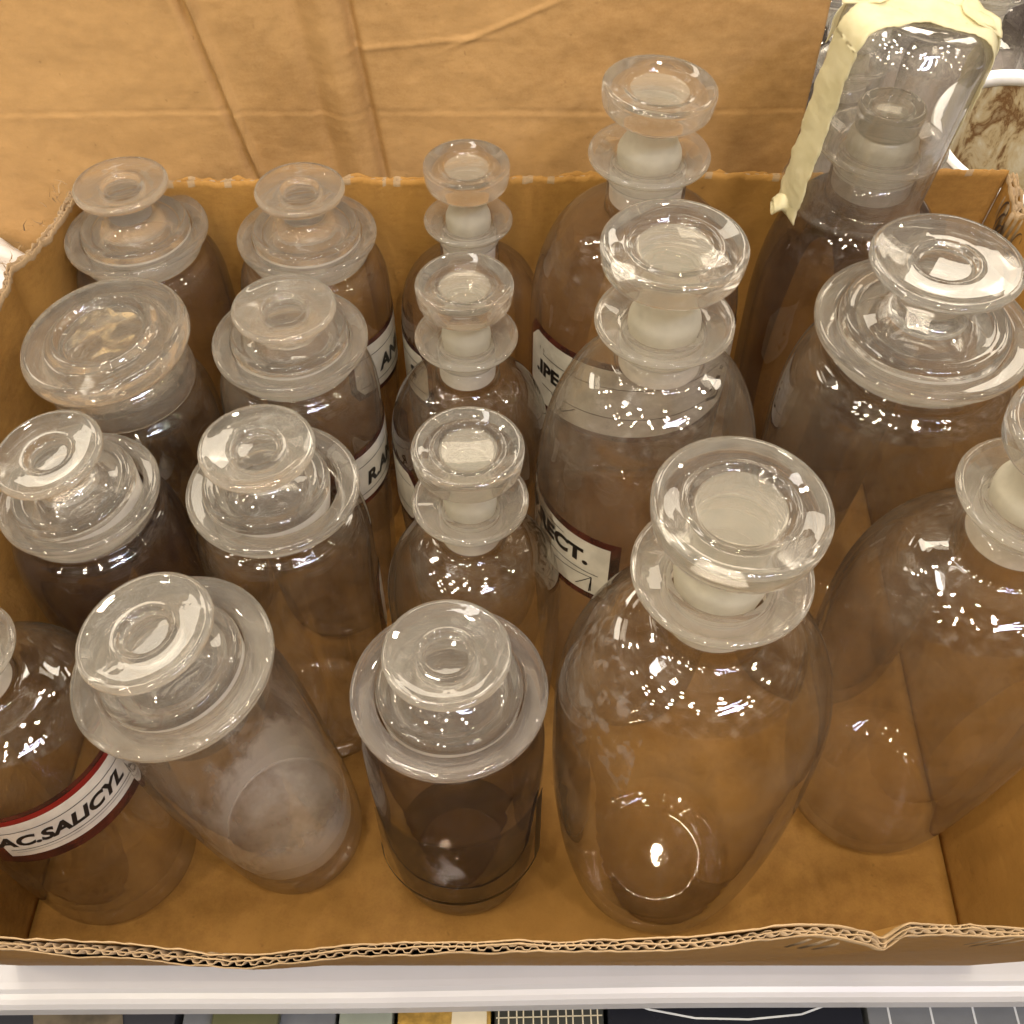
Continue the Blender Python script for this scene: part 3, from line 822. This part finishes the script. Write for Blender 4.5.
# things on the lower shelf, only their tops show under the white edge
def P_(name, label, cat, x0, x1, y0, y1, z0, z1, mat, bev=.1):
    t = thing(name, ((x0 + x1) / 2, (y0 + y1) / 2, z0), label, cat)
    link('case', box_mesh(-(x1 - x0) / 2, (x1 - x0) / 2, -(y1 - y0) / 2, (y1 - y0) / 2, 0, z1 - z0, bev), mat, t)
    return t
yel = plain('yellow_card', (.45, .27, .06), .3, .5, .6, 60)
blk = plain('black_tin', (.012, .013, .018), .25, .5)
gry = plain('grey_plastic', (.13, .135, .145), .3, .5)
cream = plain('cream_paper', (.60, .52, .36), .6)
grn = plain('grey_green_plastic', (.23, .25, .20), .4)
P_('grey_packet', 'grey green packet below the shelf beside the yellow packet', 'packet', -13.0, -9.0, 14, 33, -25, -20, grn)
t = P_('yellow_packet', 'yellow packet with cream sheet and dark drawn lines below the white shelf edge', 'packet', -8.6, -1.6, 14, 33, -25, -20, yel)
V, F = join([stroke(-1.2, -6 + k * .0, 2.4, -5.0 + k, .10) for k in (0, 1.2)] + [stroke(-2.5, 1, 1.5, 3.4, .15), stroke(1.2, 3.5, 1.5, 2, .12), stroke(-3, 4, -1, 4.4, .12)])
link('drawn_lines', mk([(x, z * .3 + 1.0, 5.03) for x, _, z in V], F, False), M['ink'], t)
link('sheet', mk([(0.4, -4, 5.02), (3.2, -4, 5.02), (3.2, 6, 5.02), (.8, 6.4, 5.02)], [(0, 1, 2, 3)], False), cream, t)
t = P_('grid_box', 'dark box printed with a fine pale grid below the shelf', 'box', -1.3, 6.9, 14, 33, -25, -20, plain('dark_olive', (.035, .035, .028), .4))
V, F = join([stroke(-3.8 + k * .62 + (.25 if k % 3 else 0), -9, -3.8 + k * .62, 9, .10) for k in range(13)] + [stroke(-4, -4 + k * 1.1, 4, -4 + k * 1.1 + .2, .09) for k in range(12)])
link('grid', mk([(x, z, 5.03) for x, _, z in V], F, False), cream, t)
t = P_('olive_tin', 'flat olive tin with gold corners lying on the grey tray below the shelf', 'tin', -22.5, -17.5, 17, 28, -20.9, -19.6, plain('olive_paint', (.10, .10, .05), .35), .2)
t = P_('paper_slip', 'torn brown paper slip on the dark tray below the shelf edge', 'paper', -36, -29.5, 18, 29, -20.9, -20.8, plain('slip_paper', (.14, .11, .07), .8, var=.6), .02)
t.rotation_euler.z = .3
t = P_('black_case', 'black glossy case with a pale curved line below the shelf edge', 'case', 7.2, 26.4, 14, 33, -25, -20, blk)
arc = [(-8.6, 4.6), (-6.5, 3.7), (-3, 3.0), (1, 2.9), (5, 3.3), (8.0, 4.4), (8.8, 4.9)]
V, F = join([stroke(*a, *b, .16) for a, b in zip(arc, arc[1:])] + [stroke(-6.6 + k * .32, 3.9, -6.6 + k * .32, 5.6, .12, 2) for k in range(9)] + [stroke(2.6 + k * .32, 3.9, 2.6 + k * .32, 5.6, .12, 2) for k in range(9)])
link('pale_lines', mk([(x, (z - 2.9) * .9 + .3, 5.03) for x, _, z in V], F, False), plain('pale_paint', (.55, .56, .55), .5), t)
t = P_('clear_organiser', 'grey plastic organiser with square cells below the right end of the shelf', 'organiser', 26.8, 46, 14, 33, -25, -20, gry)
V, F = join([stroke(-8 + 3.2 * k, -9, -8 + 3.2 * k, 9, .16) for k in range(6)] + [stroke(-9, -8 + 2.6 * k, 9, -8 + 2.6 * k, .16) for k in range(7)])
link('cell_edges', mk([(x, z, 5.03) for x, _, z in V], F, False), plain('cell_edge', (.5, .51, .52), .3), t)
P_('grey_tray', 'plain grey tray below the left part of the shelf', 'tray', -25, -13.4, 14, 33, -25, -21, gry)
P_('dark_tray', 'dark tray below the far left end of the shelf', 'tray', -46, -25.6, 14, 33, -25, -21, plain('dark_plastic', (.04, .04, .045), .3))

# white crumpled bag beyond the left rim
V, F = [], []
for j_ in range(25):
    for i in range(25):
        x, y = i / 24 * 14 - 7, j_ / 24 * 14 - 7
        r = math.hypot(x, y)
        z = 26 - .06 * r * r + 1.2 * NZ(vv((x * .35, y * .35, 2))) + .5 * NZ(vv((x * 1.1, y * 1.1, 5)))
        V.append((x, y, z))
for j_ in range(24):
    for i in range(24):
        a = j_ * 25 + i; F.append((a, a + 1, a + 26, a + 25))
bag = link('plastic_bag', mk(V, F), plain('white_plastic_bag', (.78, .78, .76), .3, .5)); bag.location = (-.392, .575, -.02)
m_ = bag.modifiers.new('thick', 'SOLIDIFY'); m_.thickness = .22
tag(bag, 'white crumpled plastic bag just outside the left rim of the box', 'bag')

# enamel dish with stained inside behind the right corner
dish = thing('enamel_dish', (37.4, 74.0, 12), 'white rimmed dish with brown stained inside behind the back right corner', 'dish', None, (radians(8), 0, 0))
st_m, nt, out = new_mat('stained_enamel')
n1 = noise_tex(nt, 40, 6, .68, vec=scaled_vec(nt, (1, 1, .5)), dist=.6)
c = ramp(nt, n1, [(.38, (.42, .38, .28)), (.50, (.34, .27, .15)), (.58, (.11, .05, .015)), (.70, (.33, .27, .16))])
p = N(nt, 'ShaderNodeBsdfPrincipled', Roughness=.35); L(nt, c, p.inputs['Base Color']); L(nt, p.outputs[0], out.inputs['Surface'])
link('bowl', lathe([(0, 1), (5, 1.2, 1), (6.3, 11.5)], 64, wob=.01), st_m, dish)
link('rim', fix_normals(lathe([(6.2, 11.3, .1), (6.35, 12.0, .1), (7.0, 12.2, .15), (7.1, 11.8, .1), (6.6, 11.2, .1)], 64, closed=True)), plain('white_enamel', (.82, .82, .80), .25), dish)
link('outer_wall', lathe([(6.6, 11.3), (5.4, 0), (0, 0)], 64), plain('white_enamel_outside', (.75, .75, .73), .3), dish)

# more glassware on the shelf behind
bottle('narrow', 39.5, 92, 'small clear bottle with ball like stopper behind the stained dish', 5.5, 16, hf=25, rf=3.0, rd=2.6, dz=3.4, body='clear', **NR)
bottle('narrow', 27.5, 86, 'dark bottle behind the taped cover partly hidden by the cardboard panel', 5.5, 14, hf=22, rf=3.0, rd=2.5, dz=3.2, body='dark', **NR)
bottle('wide', 28.5, 98, 'dusky wide jar farthest behind the taped glass cover', 6.0, 16, 4.0, 22, 4.8, 3.0, 3.0, body='dark')
bottle('wide', 43, 104, 'pale wide jar farthest back at the top right corner', 6.0, 14, 4.0, 21, 4.8, 3.0, 3.0, body='purple')
pb = thing('patterned_box', (23.0, 78, 0), 'small dark box with checked trim behind the panel edge', 'box', None, (0, 0, radians(18)))
link('case', box_mesh(-3, 3, -8, 8, 0, 19, .1), plain('dark_box', (.05, .035, .025), .5), pb)
V, F = [], []
for i in range(26):
    for k in range(3):
        if (i + k) % 2: continue
        x, y = -2.9 + k * .35, -7.8 + i * .6; n0 = len(V)
        V += [(x, y, 19.04), (x + .35, y, 19.04), (x + .35, y + .6, 19.04), (x, y + .6, 19.04)]
        F.append((n0, n0 + 1, n0 + 2, n0 + 3))
link('checked_trim', mk(V, F, False), cream, pb)
# dark backing far behind
bk = link('back_shelf_cloth', box_mesh(-70, 120, 128, 130, 0, 60, .1), plain('dark_back', (.06, .05, .045), .7)); tag(bk, 'dark board closing the shelf far behind the glassware', 'board', None, 'structure')

# ------------------------------------------------------------------ light: a shop ceiling of small warm spots and cool tubes, plus added sheen panels
def lamp(kind, loc, energy, size=None, col=(1, .9, .76), rot=(0, 0, 0), size_y=None):
    ld = bpy.data.lights.new('ceiling_or_added_lamp', kind); ld.energy = energy; ld.color = col
    if kind == 'POINT': ld.shadow_soft_size = size
    else:
        ld.shape = 'RECTANGLE' if size_y else 'DISK'; ld.size = size
        if size_y: ld.size_y = size_y
    o = bpy.data.objects.new('ceiling_or_added_lamp', ld); COL.objects.link(o); o.location = loc; o.rotation_euler = rot
    return o
rl = random.Random(3)
for r_, yy in enumerate((-1.5, -.9, -.45, .3, 1.3)):
    for k in range(5):
        x_ = (-2.1, -1.05, -.3, .5, 1.6)[k] + rl.uniform(-.2, .2)
        e_ = 30 if r_ in (1, 2) and k in (1, 2, 3) else 17
        lamp('POINT', (x_, yy + rl.uniform(-.12, .12), 2.3 + rl.uniform(-.1, .1)), e_, rl.uniform(.04, .065), (1, rl.uniform(.83, .90), rl.uniform(.60, .74)))
def aimed(loc, energy, sx, sy, col):
    d = Vector((0, .4, .2)) - Vector(loc)
    o = lamp('AREA', loc, energy, sx, col, d.to_track_quat('-Z', 'Y').to_euler(), sy)
    return o
aimed((.9, -1.2, 2.35), 14, .9, .05, (.66, .72, 1))
aimed((1.0, -.95, 2.35), 14, .9, .05, (.66, .72, 1))
# area panels added ahead to lay a sheen on the glass tops
for x_, y_, z_, e_, s_ in ((-2.2, 2.1, 2.0, 14, 1.0), (-1.0, 2.6, 1.6, 10, .5), (-.1, 2.4, 2.5, 18, 1.1), (1.0, 2.5, 1.8, 9, .5), (2.0, 2.1, 2.1, 14, 1.0)):
    aimed((x_, y_, z_), e_, s_, .5, (1, .88, .70))
aimed((-.6, .9, 2.9), 14, 1.1, .25, (1, .94, .86))  # overhead panel, added for broad highlights

w = bpy.data.worlds.new('World'); scene.world = w; w.use_nodes = True
nt = w.node_tree; nt.nodes.clear()
out = nt.nodes.new('ShaderNodeOutputWorld'); bg = nt.nodes.new('ShaderNodeBackground')
tc = nt.nodes.new('ShaderNodeTexCoord')
nn = nt.nodes.new('ShaderNodeTexNoise'); nn.inputs['Scale'].default_value = 4.5; nn.inputs['Detail'].default_value = 5
nn.inputs['Roughness'].default_value = .6
L(nt, tc.outputs['Generated'], nn.inputs['Vector'])
c = ramp(nt, nn.outputs['Fac'], [(.36, (.03, .021, .013)), (.48, (.31, .245, .175)), (.56, (.88, .74, .56)), (.66, (3.3, 2.85, 2.2))])
L(nt, c, bg.inputs['Color']); bg.inputs['Strength'].default_value = .34
L(nt, bg.outputs[0], out.inputs['Surface'])

# ------------------------------------------------------------------ camera
cd = bpy.data.cameras.new('Camera'); cam = bpy.data.objects.new('Camera', cd); COL.objects.link(cam)
cam.location = (0, 0, .70)
cam.rotation_euler = (radians(90 - 51), 0, 0)
cd.sensor_width = 36; cd.sensor_fit = 'HORIZONTAL'; cd.lens = 36 * 1130 / 1024
cd.clip_start = .01; cd.clip_end = 50
scene.camera = cam

vs = scene.view_settings
vs.view_transform = 'Standard'; vs.look = 'None'; vs.gamma = 1; vs.exposure = .36; vs.use_curve_mapping = False
cy = scene.cycles
cy.max_bounces = 20; cy.transmission_bounces = 20; cy.transparent_max_bounces = 48; cy.glossy_bounces = 4; cy.diffuse_bounces = 3
cy.sample_clamp_indirect = 4; cy.blur_glossy = .3; cy.use_denoising = True
cy.caustics_reflective = False; cy.caustics_refractive = True
cy.use_adaptive_sampling = True; cy.adaptive_threshold = .04
cy.time_limit = 1000; cy.use_light_tree = False
